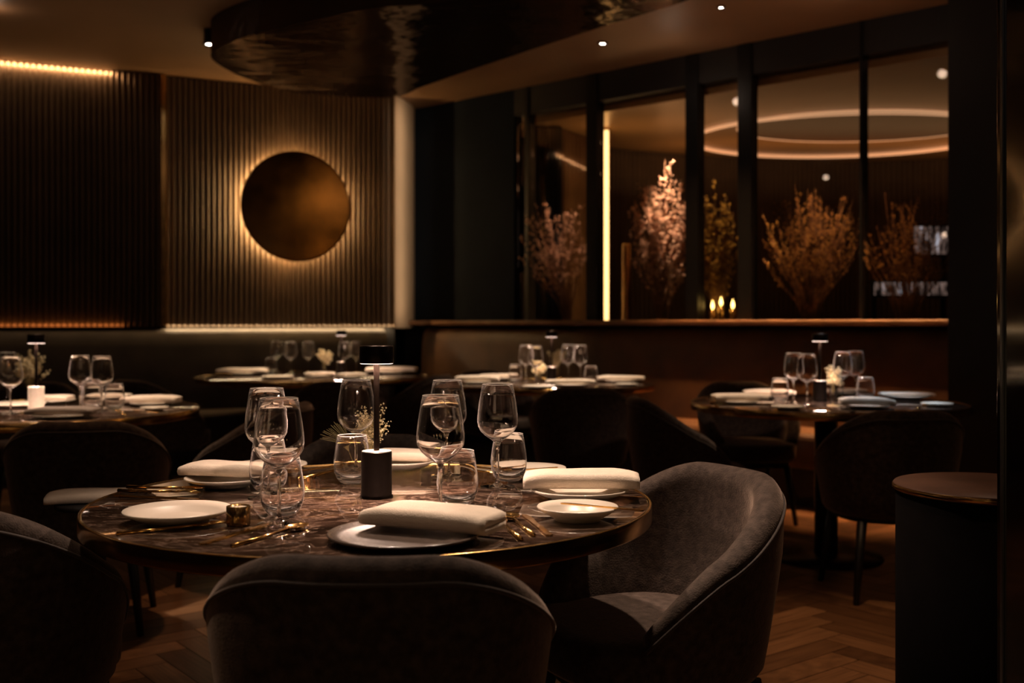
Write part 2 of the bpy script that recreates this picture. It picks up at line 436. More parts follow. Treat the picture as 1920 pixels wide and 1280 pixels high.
def disc_mb():
    b = MB(); n = 72; prof = [(0.001, -.150), (rD * .5, -.15), (rD - .016, -.15), (rD - .012, -.15), (rD - .002, -.147), (rD, -.141), (rD, -.136), (rD - .004, -.13), (.001, -.13)]
    v = []; f = []
    for r, y in prof:
        for k in range(n): a = 2 * PI * k / n; v.append((r * math.cos(a), y, r * math.sin(a)))
    for j in range(len(prof) - 1):
        for k in range(n): k2 = (k + 1) % n; f.append((j * n + k, j * n + k2, (j + 1) * n + k2, (j + 1) * n + k))
    return b.add(v, f)


disc_mb().obj('disc_face', 'disc', disc)
MB().tube([(-.018 + rD * .88 * math.cos(2 * PI * k / 64), -.075, rD * .88 * math.sin(2 * PI * k / 64)) for k in range(64)], .007, 8, closed=True).obj('halo_ring', emit('halo_glow', (1, .60, .24), 58), disc)['label'] = 'glowing ring hidden behind the disc'
for a in (45, 135, 225, 315):
    a = R_(a); MB().tube([(.3 * math.cos(a), -.131, .3 * math.sin(a)), (.3 * math.cos(a), -.012, .3 * math.sin(a))], .012, 10).obj('bracket', 'black', disc)

# corner pilaster of cream plaster with a curved face
q0 = A1; q1 = B0
bm = MB(); pts = [(q0.x, q0.y)]
for k in range(9):
    t = k / 8; pxx = 740 + 34 * t; Y = 9.16 + .45 * t ** 1.4; pts.append(((pxx - 960) / F * Y, Y))
pts += [(q1.x + .02, q1.y + .25), (q0.x - .0, q0.y + .5)]
bm.prism(pts, 1.09, CEIL, False); struct(bm.obj('trim_3', 'plaster'))

# right wall: dark solid bay, then glazing above the banquette
B988 = on_line(964, B0, BU); B1055 = on_line(1052, B0, BU)
E = B1 + BU * .0
struct(MB().obox(B0 - BU * .12, B988, BN, -.1, 0, 1.1, CEIL).obj('wall_corner', 'blue_wall'))
struct(MB().obox(B0 - BU * .12, E + BU * .3, BN, -.12, 0, 0, 1.12).obj('wall_partition', 'dark_wall'))
ZB = 2.86
struct(MB().obox(B988, E + BU * .3, BN, -.10, .0, ZB, CEIL).obj('trim_4', 'dark_wall'))
posts = [(986, 992), (1101, 1121), (1287, 1310), (1385, 1410), (1613, 1618)]
for i, (a, b) in enumerate(posts):
    struct(MB().obox(on_line(a, B0, BU), on_line(b, B0, BU), BN, -.08, .015, 1.12, CEIL - .002).obj('trim_%d' % (5 + i), 'frame'))
gl = [965, 985, 992, 1101, 1121, 1287, 1310, 1385, 1410, 1613, 1618, 1826]
for i in range(0, 12, 2):
    struct(MB().obox(on_line(gl[i], B0, BU), on_line(gl[i + 1], B0, BU), BN, -.045, -.037, 1.15, ZB).obj('window_%d' % (i // 2 + 1), 'pane'))
struct(MB().obox(E - BU * .02, E + BU * .34, BN, -.4, .35, 0, CEIL).obj('wall_end', 'dark_wall'))
o = MB().obox(B0 + BU * .05, E - BU * .03, BN, .0, .20, 1.115, 1.155).obj('ledge', 'ledge', bevel=.012)
tag(o, 'long walnut ledge along the top of the right banquette below the glazing', 'ledge')

# room behind the glazing
ZC = 2.80
arc_px = [(1048, 236), (1100, 270), (1180, 281), (1290, 290), (1440, 299), (1600, 303), (1720, 300), (1850, 292), (1960, 280)]
arc = []
for x, y in arc_px:
    Y = (ZC - CH) * F / (YH - y); arc.append(Vector(((x - 960) / F * Y, Y)))
poly = [(p.x, p.y) for p in arc] + [(5.8, 8.2), (3.6, 5.9)] + [((E + BU * .3 - BN * .13).x, (E + BU * .3 - BN * .13).y), ((B988 - BN * .13).x, (B988 - BN * .13).y)]
struct(MB().prism(poly, ZC, ZC + .05).obj('ceiling_alcove', mat('bronze_alcove_ceiling', (.34, .20, .09), .34, noise_s=1.5, noise_amt=.15, metal=.3)))
bm = MB()
for i in range(len(arc) - 1):
    a, b = arc[i], arc[i + 1]
    k = max(4, int((b - a).length / .05))
    for j in range(k):                 # shallow pleats
        p = a.lerp(b, j / k); q = a.lerp(b, (j + 1) / k); m_ = (p + q) / 2 + Vector((0, .02))
        bm.add([(p.x, p.y, 0), (m_.x, m_.y, 0), (q.x, q.y, 0), (p.x, p.y, ZC), (m_.x, m_.y, ZC), (q.x, q.y, ZC)], [(0, 1, 4, 3), (1, 2, 5, 4)])
struct(bm.obj('wall_alcove', mat('dark_brown_pleats', (.05, .03, .018), .6, noise_s=5, noise_amt=.2)))
# blue-black drape and lit brown drape left of the gold column
def pleated(x0, x1, Y0, Y1, z0, z1, name, m, amp=.02, npl=14):
    b = MB(); v = []; n = npl * 6
    for k in range(n + 1):
        t = k / n; Y = Y0 + (Y1 - Y0) * t; X = ((x0 + (x1 - x0) * t) - 960) / F * Y; Yo = Y + amp * math.sin(2 * PI * npl * t)
        v += [(X, Yo, z0), (X, Yo, z1)]
    b.add(v, [(2 * k, 2 * k + 2, 2 * k + 3, 2 * k + 1) for k in range(n)])
    o = b.obj(name, m); s = o.modifiers.new('solid', 'SOLIDIFY'); s.thickness = .01; return o
tag(pleated(940, 1051, 9.27, 9.02, .02, ZC - .01, 'curtain', 'blue_wall'), 'blue-black curtain hanging behind the glass left of the gold column', 'curtain')
tag(pleated(1054, 1118, 9.14, 9.75, .02, ZC - .01, 'curtain', 'drape', npl=9), 'lit brown curtain hanging behind the glass beside the gold column', 'curtain')
# gold columns
def at(px, Y): return (px - 960) / F * Y
gc = thing('column', 'bright gold column with an added glowing strip behind the glass', 'column', (at(1133, 9.2), 9.2, 0))
MB().lathe([(.045, 0), (.045, ZC - .005)], 24).obj('shaft', 'brass', gc)
MB().box(-.004, .032, -.062, -.046, .3, ZC - .02).obj('added_glow_strip', 'strip_gold', gc)  # glowing strip added to make the column bright
light('AREA', 'column_glow', (at(1133, 9.2) + .0, 9.02, 1.9), .5, (1, .6, .2), 1.6, rot=(R_(90), R_(90), 0), size_y=.02)
g2 = MB().lathe([(.035, 0), (.035, 1.78), (.03, 1.79), (.001, 1.79)], 20, c=(at(1175, 8.9), 8.9, 0)).obj('column', 'brass')
tag(g2, 'short thin amber post behind the glass right of the gold column', 'column')
light('SPOT', 'alcove_spot', (at(1175, 8.7), 8.45, ZC - .02), 6, AMBER, .02, target=(at(1165, 8.9), 9.1, 1.4), spot=34, blend=.8)
# round coffer ring in the alcove ceiling
cx, cy = at(1612, 9.04), 9.04
ring = thing('ceiling_ring', 'glowing oval ring set in the alcove ceiling behind the glass', 'ceiling light', (cx, cy, ZC))


def ell(rx, ry, dx, dy, z, n=96): return [(dx + rx * math.cos(2 * PI * k / n), dy + ry * math.sin(2 * PI * k / n), z) for k in range(n)]


MB().tube(ell(1.02, .70, 0, 0, -.012), .011, 8, closed=True).obj('inner_ring', 'ring_e', ring)
MB().tube(ell(1.34, 1.12, .02, .48, -.014), .017, 8, closed=True).obj('outer_ring', 'ring_e', ring)
b = MB(); v = ell(1.0, .68, 0, 0, -.004); b.add(v, [tuple(range(96))], False); b.v = [(x, y, z) for x, y, z in b.v]
MB().prism([(x, y) for x, y, z in v], -.02, -.003).obj('centre_plate', mat('dark_alcove_plate', (.11, .05, .022), .4, noise_s=2), ring)
light('AREA', 'alcove_uplight', (at(1600, 9.9), 9.9, 2.35), 4.2, (1, .52, .22), 3.6, rot=(R_(180), 0, 0), size_y=.5)
light('AREA', 'alcove_uplight', (at(1200, 8.9), 9.0, 2.3), 1.1, (1, .58, .25), .8, rot=(R_(180), 0, 0), size_y=.5)
# planter ledge inside the glass on which the dried bunches stand
o = MB().obox(on_line(1060, B0, BU), E - BU * .03, BN, -.62, -.13, .95, 1.06).obj('planter_ledge', 'dark_wall'); o.name = 'planter'
tag(o, 'long black planter ledge behind the glass holding the dried bouquets', 'planter')
bo = MB().obox(on_line(1063, B0, BU), E - BU * .06, BN, -.60, -.15, 0, .95).obj('planter_base', 'dark_wall'); bo.parent = o

# ------------------------------------------------------------------ dropped oval canopy
ZD = 2.86
cp = [(650, 184), (735, 180), (778, 163), (1000, 92), (1290, 0)]
def cpt(x, y): Y = (ZD - CH) * F / (YH - y); return Vector((at(x, Y), Y, 0))
ctrl = [cpt(*c) for c in ((735, 182), (590, 178), (500, 160), (430, 133), (395, 103), (440, 76), (560, 44), (700, 15), (830, 4))] + \
       [Vector((.1, 5.35, 0)), Vector((.6, 5.1, 0)), Vector((.98, 5.45, 0))] + [cpt(1290, 0), cpt(1140, 47), cpt(1000, 92), cpt(880, 132), cpt(790, 163)]


def catmull(P, n=8):
    out = []; L = len(P)
    for i in range(L):
        a, b, c, d = P[i - 1], P[i], P[(i + 1) % L], P[(i + 2) % L]
        for k in range(n):
            t = k / n; out.append(.5 * ((2 * b) + (c - a) * t + (2 * a - 5 * b + 4 * c - d) * t * t + (3 * b - a - 3 * c + d) * t ** 3))
    return out


cv = catmull(ctrl)
can = MB().prism([(p.x, p.y) for p in cv], ZD, CEIL - .001, False).obj('ceiling_canopy', 'canopy')
tag(can, 'large black glossy oval canopy dropped below the brown ceiling', 'canopy')
# added uplights in mid-air that brighten the main ceiling
light('AREA', 'ceiling_fill', (-2.2, 6.9, 2.2), .45, (1, .6, .32), 1.6, rot=(R_(180), 0, 0))
light('AREA', 'ceiling_fill', (1.3, 6.5, 2.3), .5, (1, .5, .26), 1.6, rot=(R_(180), 0, 0))


def downlight(x, y, z, label, name='downlight', r=.045, drop=0):
    d = thing(name, label, 'downlight', (x, y, z - drop), 0)
    if drop: MB().lathe([(r * .9, .0), (r * .92, drop), (.001, drop)], 28).obj('housing', 'black', d)
    part('trim_ring', 'dl_ring%g' % r, lambda: MB().lathe([(r * .72, 0), (r * .74, -.012), (r, -.014), (r * 1.02, 0)], 28), 'black', d)
    part('bulb', 'dl_bulb%g' % r, lambda: MB().lathe([(.001, -.006), (r * .5, -.0065), (r * .7, -.003)], 20), 'spot_e', d, label='bright round bulb')


def cpx(x, y, z=CEIL): Y = (z - CH) * F / (YH - y); return at(x, Y), Y


x, y = cpx(396, 56); downlight(x, y, CEIL, 'bright ceiling downlight just left of the black canopy', r=.055, drop=.09)
x, y = cpx(190, 131); downlight(x, y, CEIL, 'small downlight at the ceiling edge above the left fluted panel', r=.035)
x, y = cpx(1130, 80); downlight(x, y, CEIL, 'small glowing disc for a reflected light above the first window post from the left', r=.035)  # glowing disc stands in for a reflection, not a fixture
x, y = cpx(1352, 12); downlight(x, y, CEIL, 'small ceiling downlight above the second window post', r=.025)
x, y = cpx(1807, 36, CEIL - .0); x, y = at(1807, 3.3 * 1.0), 3.3
dlx, dly = at(1806, 6.75), 6.75
downlight(at(1806, 6.86 / 1.0), (CEIL - CH) * F / (YH - 37), CEIL, 'ceiling downlight at the far right above the dark end wall', r=.04) if False else None
Yd = (CEIL - CH) * F / (YH - 37); downlight(at(1806, Yd), Yd, CEIL, 'ceiling downlight at the top right corner beside the black pillar', r=.05)


# ------------------------------------------------------------------ banquettes
def banquette(name, label, p0, p1, n, m, top):
    t = thing(name, label, 'banquette')
    sec = [(.002, .30), (.20, .30), (.20, .47), (.17, .95), (.155, top - .075), (.13, top - .04), (.10, top - .018), (.06, top - .004), (.03, top), (.002, top)]
    b = MB(); v = [(q + n * d).to_tuple() + (z,) for q in (p0, p1) for d, z in sec]; k = len(sec)
    b.add(v, [(i, (i + 1) % k, k + (i + 1) % k, k + i) for i in range(k)]); b.add(v[:k], [tuple(range(k))], False); b.add(v[k:], [tuple(range(k))], False)
    b.obj('backrest', m, t)
    MB().obox(p0, p1, n, .15, .62, .24, .46).obj('seat', m, t, bevel=.04)
    MB().obox(p0, p1, n, .10, .55, 0, .24).obj('plinth', 'dark_wall', t)


banquette('banquette', 'charcoal upholstered banquette along the fluted wall below the round disc', AL, A1 - AU * .12, AN, 'banq_grey', 1.085)
banquette('banquette', 'brown upholstered banquette under the glazing behind the right tables', B0 + BU * .30, E - BU * .03, BN, 'banq_brown', 1.11)


# ------------------------------------------------------------------ tub chair
def plan(th, a, b, n=2.3):
    s, c = math.sin(th), math.cos(th)
    return math.copysign(abs(s) ** (2 / n), s) * a, math.copysign(abs(c) ** (2 / n), c) * b


TH = R_(128)


def ztop(t):
    u = max(0, (abs(t) - .16) / .84)
    return .785 - .305 * u ** 1.62


def shell_mb():
    b = MB(); S = 64; rings = []
    for i in range(S + 1):
        t = -1 + 2 * i / S; th = t * TH; zt = ztop(t)
        e = min(1, (1 - abs(t)) / .05); thick = .068 * math.sqrt(max(.02, 1 - (1 - e) ** 2))
        ring = []
        def P(off, z):                     # off = inward offset from the outer line
            k = .80 + .20 * min(1, max(0, (z - .30) / .34)) ** .75
            x, y = plan(th, .292 * k, .288 * k)
            L = math.hypot(x, y) or 1
            return (x * (1 - off / L), y * (1 - off / L), z)
        mid = .034; zb = .345
        ring.append(P(mid + thick * .35, zb)); ring.append(P(mid - thick * .35, zb)); ring.append(P(mid - thick / 2, zb + .02))
        for z in (.42, .50, .56, .62, .67, .70, .73):
            if z < zt - .045: ring.append(P(mid - thick / 2, z))
            else: ring.append(P(mid - thick / 2, zt - .045 + (z - zt) * .001))
        for k in range(9):
            a = PI * k / 8; ring.append(P(mid - thick / 2 * math.cos(a), zt - .036 + .036 * math.sin(a)))
        for z in (.73, .67, .60, .52, .44):
            ring.append(P(mid + thick / 2 + (.012 if z < .5 else 0), min(z, zt - .046)))
        rings.append(ring)
    n = len(rings[0]); v = [p for r in rings for p in r]; f = []
    for i in range(S):
        for k in range(n): k2 = (k + 1) % n; f.append((i * n + k, (i + 1) * n + k, (i + 1) * n + k2, i * n + k2))
    f.append(tuple(range(n))); f.append(tuple(S * n + k for k in reversed(range(n))))
    return b.add(v, f)


def chair_piping():
    b = MB(); pts = []
    for i in range(81):
        t = (-1 + 2 * i / 80) * .985; th = t * TH; z = ztop(t) - .036
        k = .80 + .20 * min(1, max(0, (z - .30) / .34)) ** .75
        x, y = plan(th, .292 * k, .288 * k); L = math.hypot(x, y); pts.append((x * (1 + .0012 / L), y * (1 + .0012 / L), z))
    return b.tube(pts, .0042, 6)


def seat_mb():
    b = MB(); n = 56; prof = [(.02, .36), (.92, .36), (.99, .375), (1.0, .40), (1.0, .43), (.985, .448), (.94, .457), (.8, .462), (.4, .464), (.02, .465)]
    v = []; f = []
    for r, z in prof:
        for k in range(n):
            x, y = plan(2 * PI * k / n, .238 * r, .245 * r, 2.8); v.append((x, y - .028, z))
    for j in range(len(prof) - 1):
        for k in range(n): k2 = (k + 1) % n; f.append((j * n + k, j * n + k2, (j + 1) * n + k2, (j + 1) * n + k))
    f.append(tuple(range(n))); f.append(tuple((len(prof) - 1) * n + k for k in range(n)))
    return b.add(v, f)


def chair(x, y, face, label, group='grey velvet tub chairs'):
    """face = plan direction (dx, dy) the chair looks towards"""
    t = thing('tub_chair', label, 'chair', (x, y, 0), math.atan2(face[1], face[0]) + PI / 2, group)
    part('backrest', 'ch_shell', shell_mb, 'velvet', t)
    part('piping', 'ch_pipe', chair_piping, 'velvet_seam', t)
    part('seat', 'ch_seat', seat_mb, 'velvet', t)
    part('seat_base', 'ch_base', lambda: MB().prism([tuple(plan(2 * PI * k / 32, .215, .215)) for k in range(32)], .325, .362, False), 'leg', t)
    for sx in (-1, 1):
        for sy in (-1, 1):
            part('leg', 'ch_leg%d%d' % (sx, sy), lambda: MB().tube([(sx * .165, sy * .165, .33), (sx * .205, sy * .205, .003)], [.021, .012], 12), 'leg', t)
    return t


chair(-.218, 1.845, (.03, 1), 'dark grey tub chair seen from behind at the centre front of the near table')
chair(.315, 2.47, (-.88, -.48), 'grey tub chair at the right of the near table, its textured inner back lit')
chair(-1.12, 2.28, (.12, 1), 'black-looking tub chair cut off by the bottom left corner')
chair(-1.585, 4.02, (-.22, 1), 'grey tub chair with its back to us before the far left table')
chair(-.42, 3.10, (.05, -1), 'tub chair facing us from behind the near table, only its dark rim showing')
chair(-1.18, 4.72, (-1, .25), 'dark tub chair at the right side of the far left table')
chair(-2.75, 6.05, (.2, -1), 'tub chair behind the far left table')
chair(-2.20, 6.75, (.6, .8), 'black-looking tub chair at the left of the table below the disc')
chair(-1.08, 6.66, (-.2, 1), 'dark tub chair with its back to us before the table below the disc')
chair(-.70, 7.34, (-1, .4), 'dark tub chair seen just right of the near table lamp pole')
chair(-.10, 7.72, (.7, -.9), 'tub chair behind the left end of the middle table')
chair(.385, 6.02, (0, 1), 'dark tub chair with its back to us before the middle table')
chair(.835, 5.08, (1, .06), 'tub chair in side view between the middle and right tables, sloping down rightwards')
chair(1.57, 4.50, (-.06, 1), 'grey tub chair with its back to us before the right table')
chair(1.36, 6.15, (.1, -1), 'tub chair behind the right table, its rim showing left of the glasses')


# ------------------------------------------------------------------ tables
def table(c, Rr, label):
    t = thing('round_table', label, 'table', (c.x, c.y, 0))
    k = '%.3f' % Rr
    part('tabletop', 'tt' + k, lambda: MB().lathe([(.001, .718), (Rr - .012, .718), (Rr - .006, .722), (Rr - .006, .7485), (Rr - .009, .75), (.001, .75)], 96), 'marble', t)
    part('brass_rim', 'tr' + k, lambda: MB().lathe([(Rr - .0075, .716), (Rr - .001, .715), (Rr, .717), (Rr, .7490), (Rr - .001, .7503), (Rr - .0075, .7503), (Rr - .0075, .716)], 128), 'brass', t)
    part('pedestal', 'tp' + k, lambda: MB().lathe([(.055, .02), (.055, .69), (.16, .716)], 32), 'black', t)
    part('base_plate', 'tb' + k, lambda: MB().lathe([(.001, .004), (.26, .004), (.265, .01), (.26, .018), (.06, .028), (.001, .028)], 48), 'black', t)
    return t


table(T_MAIN, .60, 'large brown marble table with a brass rim in the foreground')
table(T_RIGHT, .645, 'round brass-rimmed table at the right, partly in bluish light')
table(T_MID, .65, 'round table in the middle distance before the brown banquette')
table(T_BACK, .82, 'farthest round table below the glowing disc by the charcoal banquette')
table(T_LEFT, .70, 'round brass-rimmed table cut off by the left picture edge')
ZT = .7504


def W(x, y, z=ZT):
    Y = (CH - z) * F / (y - YH); return at(x, Y), Y


# ------------------------------------------------------------------ table lamps
def table_lamp(x, y, label, power=.6, pale=False):
    t = thing('table_lamp', label, 'lamp', (x, y, ZT), 0, 'cordless table lamps')
    k = 'p' if pale else 'd'
    part('base', 'la_b' + k, lambda: MB().lathe([(.001, 0), (.036, 0), (.036, .003), (.0335, .005), (.0335, .098), (.0325, .1), (.012, .1), (.001, .1)], 48), 'pale_metal' if pale else 'bronze_dark', t, label='pale satin cylinder base' if pale else None)
    part('base_top', 'la_bt', lambda: MB().lathe([(.001, .1002), (.0315, .1002), (.0318, .1012), (.001, .1016)], 40), 'pale_metal', t)
    part('pole', 'la_p', lambda: MB().lathe([(.0065, .1), (.0065, .29), (.009, .296)], 20), 'bronze_dark', t)
    part('lamp_shade', 'la_s', lambda: MB().lathe([(.034, .295), (.0372, .293), (.0375, .296), (.0375, .329), (.036, .332), (.001, .332)], 48), 'bronze_dark', t)
    part('diffuser', 'la_d', lambda: MB().lathe([(.010, .2920), (.0345, .2920), (.0358, .2926), (.0356, .2940), (.010, .2945)], 40), 'lamp_e', t)
    light('AREA', 'lamp_glow', (0, 0, .2915), power, PINK, .066, rot=(0, 0, 0), parent=t).data.spread = R_(150)
    return t


x, y = W(706, 931); table_lamp(x, y, 'glowing dark metal table lamp at the centre of the near table', 2.6)
x, y = W(1537, 752); table_lamp(x, y, 'small black table lamp on the right table', 1.6)
x, y = W(1034, 717); table_lamp(x, y, 'small black table lamp on the middle table', 1.8)
x, y = W(640, 704); table_lamp(x, y, 'small dark table lamp on the farthest table below the disc', 1.5)
x, y = W(68, 767); table_lamp(x, y, 'black table lamp with a pale base on the far left table', 1.8, pale=True)


# ------------------------------------------------------------------ glassware
def wine_mb():
    o = [(.0005, .0945), (.0050, .0950), (.0075, .1040), (.016, .1105), (.028, .1185), (.039, .129), (.0455, .1405), (.0475, .153), (.0466, .168), (.0440, .190), (.0400, .214), (.0358, .2380)]
    i = [(.0354, .2385), (.0349, .2380), (.0391, .214), (.0431, .190), (.0457, .168), (.0465, .153), (.0445, .1415), (.0380, .1305), (.027, .1205), (.014, .1130), (.0005, .1100)]
    return MB().lathe(o + i, 56)


def wine_stem():
    return MB().lathe([(.0005, .0958), (.0048, .0958), (.0038, .085), (.0034, .05), (.0036, .022), (.006, .010), (.014, .0045), (.030, .0022), (.0405, .0016), (.041, .0008), (.040, 0), (.001, 0)], 40)


def rim_mb(r, z): return MB().tube([(r * math.cos(2 * PI * k / 48), r * math.sin(2 * PI * k / 48), z) for k in range(48)], .0007, 6, closed=True)


def tumb_mb():
    o = [(.0005, .0006), (.022, .0006), (.028, .003), (.036, .012), (.042, .028), (.0438, .046), (.0425, .062), (.0385, .09), (.0345, .113)]
    i = [(.0340, .1136), (.0335, .113), (.0375, .09), (.0414, .062), (.0427, .047), (.0405, .031), (.0335, .018), (.020, .012), (.0005, .011)]
    return MB().lathe(o + i, 56)


GL = thin_glass('rim_glass', (.95, .93, .92), 1.9, .05, 1.6, .7)
M['rim'] = GL
solid, st_, sb_ = nt('stem_crystal')
sb_.inputs['Transmission Weight'].default_value = 1; sb_.inputs['Roughness'].default_value = 0; sb_.inputs['IOR'].default_value = 1.5; sb_.inputs['Base Color'].default_value = (1, .97, .95, 1)
M['crystal'] = solid
# polished crystal; pale diffuse mixed in edge-on paints the bright outlines
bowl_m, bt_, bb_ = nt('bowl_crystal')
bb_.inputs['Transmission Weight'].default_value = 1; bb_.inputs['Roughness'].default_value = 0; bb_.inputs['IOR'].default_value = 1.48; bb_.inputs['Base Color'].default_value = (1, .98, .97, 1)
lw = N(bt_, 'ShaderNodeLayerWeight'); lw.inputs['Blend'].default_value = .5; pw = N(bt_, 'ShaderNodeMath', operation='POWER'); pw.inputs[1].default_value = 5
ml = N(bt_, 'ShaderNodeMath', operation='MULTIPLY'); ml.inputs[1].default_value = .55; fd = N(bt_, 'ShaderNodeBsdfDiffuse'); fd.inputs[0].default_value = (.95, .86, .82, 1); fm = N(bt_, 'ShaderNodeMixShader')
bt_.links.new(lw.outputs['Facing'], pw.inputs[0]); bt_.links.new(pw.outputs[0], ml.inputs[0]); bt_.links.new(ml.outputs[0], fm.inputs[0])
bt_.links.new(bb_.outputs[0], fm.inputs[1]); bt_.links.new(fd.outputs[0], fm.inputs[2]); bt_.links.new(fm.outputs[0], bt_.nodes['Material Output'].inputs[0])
M['bowl'] = bowl_m
M['rim'] = mat('rim_glint', (.85, .76, .70), .15, noise_s=30, noise_amt=.05, coat=.5)  # opaque pale colour paints the bright line along the glass rim


def wine(x, y, label, group='wine glasses'):
    t = thing('wine_glass', label, 'wine glass', (x, y, ZT), 0, group)
    part('bowl', 'wg_b', wine_mb, 'bowl', t); part('stem', 'wg_s', wine_stem, 'crystal', t); part('rim', 'wg_r', lambda: rim_mb(.0354, .2386), 'rim', t)


def tumbler(x, y, label, group='water tumblers'):
    t = thing('tumbler', label, 'glass', (x, y, ZT), 0, group)
    part('body', 'tu_b', tumb_mb, 'bowl', t); part('rim', 'tu_r', lambda: rim_mb(.0340, .1136), 'rim', t)


WINE = [
    (933, 912, 'upright wine glass standing alone near the right of the near table'),
    (826, 968, 'largest wine glass, just right of the near table lamp'),
    (839, 892, 'wine glass directly behind the largest wine glass on the near table'),
    (523, 982, 'front wine glass of the left pair on the near table'),
    (500, 932, 'rear wine glass of the left pair on the near table'),
    (668, 891, 'wine glass beside the lamp on the near table, dried flowers behind it'),
    # right table
    (1488, 755, 'leftmost wine glass on the right table'), (1513, 760, 'second wine glass from the left on the right table, beside the lamp'),
    (1580, 749, 'wine glass just right of the lamp on the right table'), (1604, 745, 'rightmost wine glass on the right table'),
    # middle
    (986, 716, 'leftmost wine glass on the middle table'), (1004, 720, 'wine glass just left of the lamp on the middle table'),
    (1065, 714, 'wine glass just right of the lamp on the middle table'), (1088, 716, 'rightmost wine glass on the middle table'),
    # back-left
    (519, 697, 'leftmost wine glass on the farthest table below the disc'), (545, 700, 'second wine glass from the left on the farthest table'),
    (578, 699, 'middle wine glass on the farthest table, left of its flowers'), (646, 700, 'wine glass close to the lamp on the farthest table'),
    (668, 698, 'rightmost wine glass on the farthest table'),
    # left
    (150, 768, 'left wine glass of the clear pair on the far left table'), (191, 771, 'right wine glass of the clear pair on the far left table'),
    (20, 775, 'front wine glass at the left picture edge on the far left table'), (14, 752, 'rear wine glass at the left picture edge on the far left table'),
]
for px, py, lb in WINE:
    x, y = W(px, py); wine(x, y, lb)
TUM = [
    (529, 965, 'front tumbler below the left pair of wine glasses on the near table'),
    (504, 920, 'rear tumbler behind the left wine glasses on the near table'),
    (660, 905, 'tumbler left of the lamp on the near table'), (858, 946, 'tumbler right of the largest wine glass on the near table'),
    (954, 901, 'tumbler behind the right wine glass on the near table'),
    (1462, 753, 'tumbler left of the wine glasses on the right table'), (1623, 750, 'tumbler right of the wine glasses on the right table'),
    (966, 716, 'tumbler at the left on the middle table'), (1108, 720, 'tumbler at the right on the middle table'),
    (508, 699, 'tumbler at the left on the farthest table'),
    (172, 765, 'tumbler between the clear wine glasses on the far left table'), (215, 768, 'tumbler right of the clear wine glasses on the far left table'),
]
for px, py, lb in TUM:
    x, y = W(px, py); tumbler(x, y, lb)


# ------------------------------------------------------------------ plates, napkins, cutlery
def plate_mb(r, lift=.018):
    return MB().lathe([(.001, .004), (r * .50, .004), (r * .52, 0), (r * .56, 0), (r * .58, .004), (r * .80, lift * .55), (r * .985, lift - .001), (r, lift + .001),
                       (r * .985, lift + .0035), (r * .82, lift * .6 + .0035), (r * .66, .0085), (r * .62, .0075), (.001, .0075)], 64)


def plate(x, y, r, label, m='ceramic', lift=.018, group='plates'):
    o = part('plate', 'pl%.3f%s%g' % (r, m, lift), lambda: plate_mb(r, lift), m, None); o.location = (x, y, ZT)
    return tag(o, label, 'plate', group)


def napkin_mb(L, Wd, H, seed, bulge=.05):
    rnd = random.Random(seed); b = MB(); th = H / 2 * .90
    line = []
    for lay in range(2):
        z = H * (lay + .5) / 2; a, c = (Wd / 2, -Wd / 2) if lay % 2 == 0 else (-Wd / 2, Wd / 2)
        a *= .96; c *= .96
        for k in range(7): line.append((a + (c - a) * k / 6, z))
        if lay < 1:
            for k in (1, 2, 3): an = -PI / 2 + PI * k / 4; line.append((c - H / 4 * math.cos(an), z + H / 4 + H / 4 * math.sin(an)))
    top = []; bot = []
    for i, (v, z) in enumerate(line):
        p = Vector(line[max(0, i - 1)]); q = Vector(line[min(len(line) - 1, i + 1)]); d = (q - p).normalized(); nn = Vector((-d.y, d.x))
        top.append(Vector((v, z)) + nn * th / 2); bot.append(Vector((v, z)) - nn * th / 2)
    sec = top + bot[::-1]; n = len(sec); S = 26; v = []; f = []
    for i in range(S + 1):
        t = i / S; u = (t - .5) * L; e = 1 - .22 * (2 * abs(t - .5)) ** 6; pil = 1 + bulge * (1 - (2 * t - 1) ** 2)
        for p in sec:
            s = noise.noise(Vector((u * 9 + seed, p.x * 14, seed * .7)))
            s2 = noise.noise(Vector((u * 22 + seed, p.x * 30, p.y * 60 + 3)))
            zz = p.y * pil * e * (1 + .10 * s) + .0012 * s2 * (p.y / H)
            v.append((u + .006 * s * (2 * t - 1), p.x * (1 + .04 * s) + .004 * math.sin(t * 4 + seed), max(0, zz)))
    for i in range(S):
        for k in range(n): k2 = (k + 1) % n; f.append((i * n + k, (i + 1) * n + k, (i + 1) * n + k2, i * n + k2))
    f.append(tuple(reversed(range(n)))); f.append(tuple(S * n + k for k in range(n)))
    return b.add(v, f)


def napkin(x, y, z, L, Wd, H, rz, label, m='linen', seed=1, tilt=0, group='folded napkins'):
    o = napkin_mb(L, Wd, H, seed).obj('napkin', m); o.location = (x, y, z); o.rotation_euler = (tilt, 0, rz)
    return tag(o, label, 'napkin', group)


def outline_solid(pts, th, zfun=lambda x, y: 0):
    n = len(pts); b = MB(); v = [(x, y, zfun(x, y)) for x, y in pts] + [(x, y, zfun(x, y) + th) for x, y in pts]
    return b.add(v, [tuple(reversed(range(n))), tuple(range(n, 2 * n))] + [(k, (k + 1) % n, n + (k + 1) % n, n + k) for k in range(n)], False)


def knife_mb():
    return outline_solid([(-.105, -.006), (-.02, -.005), (0, -.004), (.07, -.008), (.095, -.004), (.103, .003), (.1, .006), (0, .005), (-.02, .005), (-.105, .007), (-.109, 0)], .003)


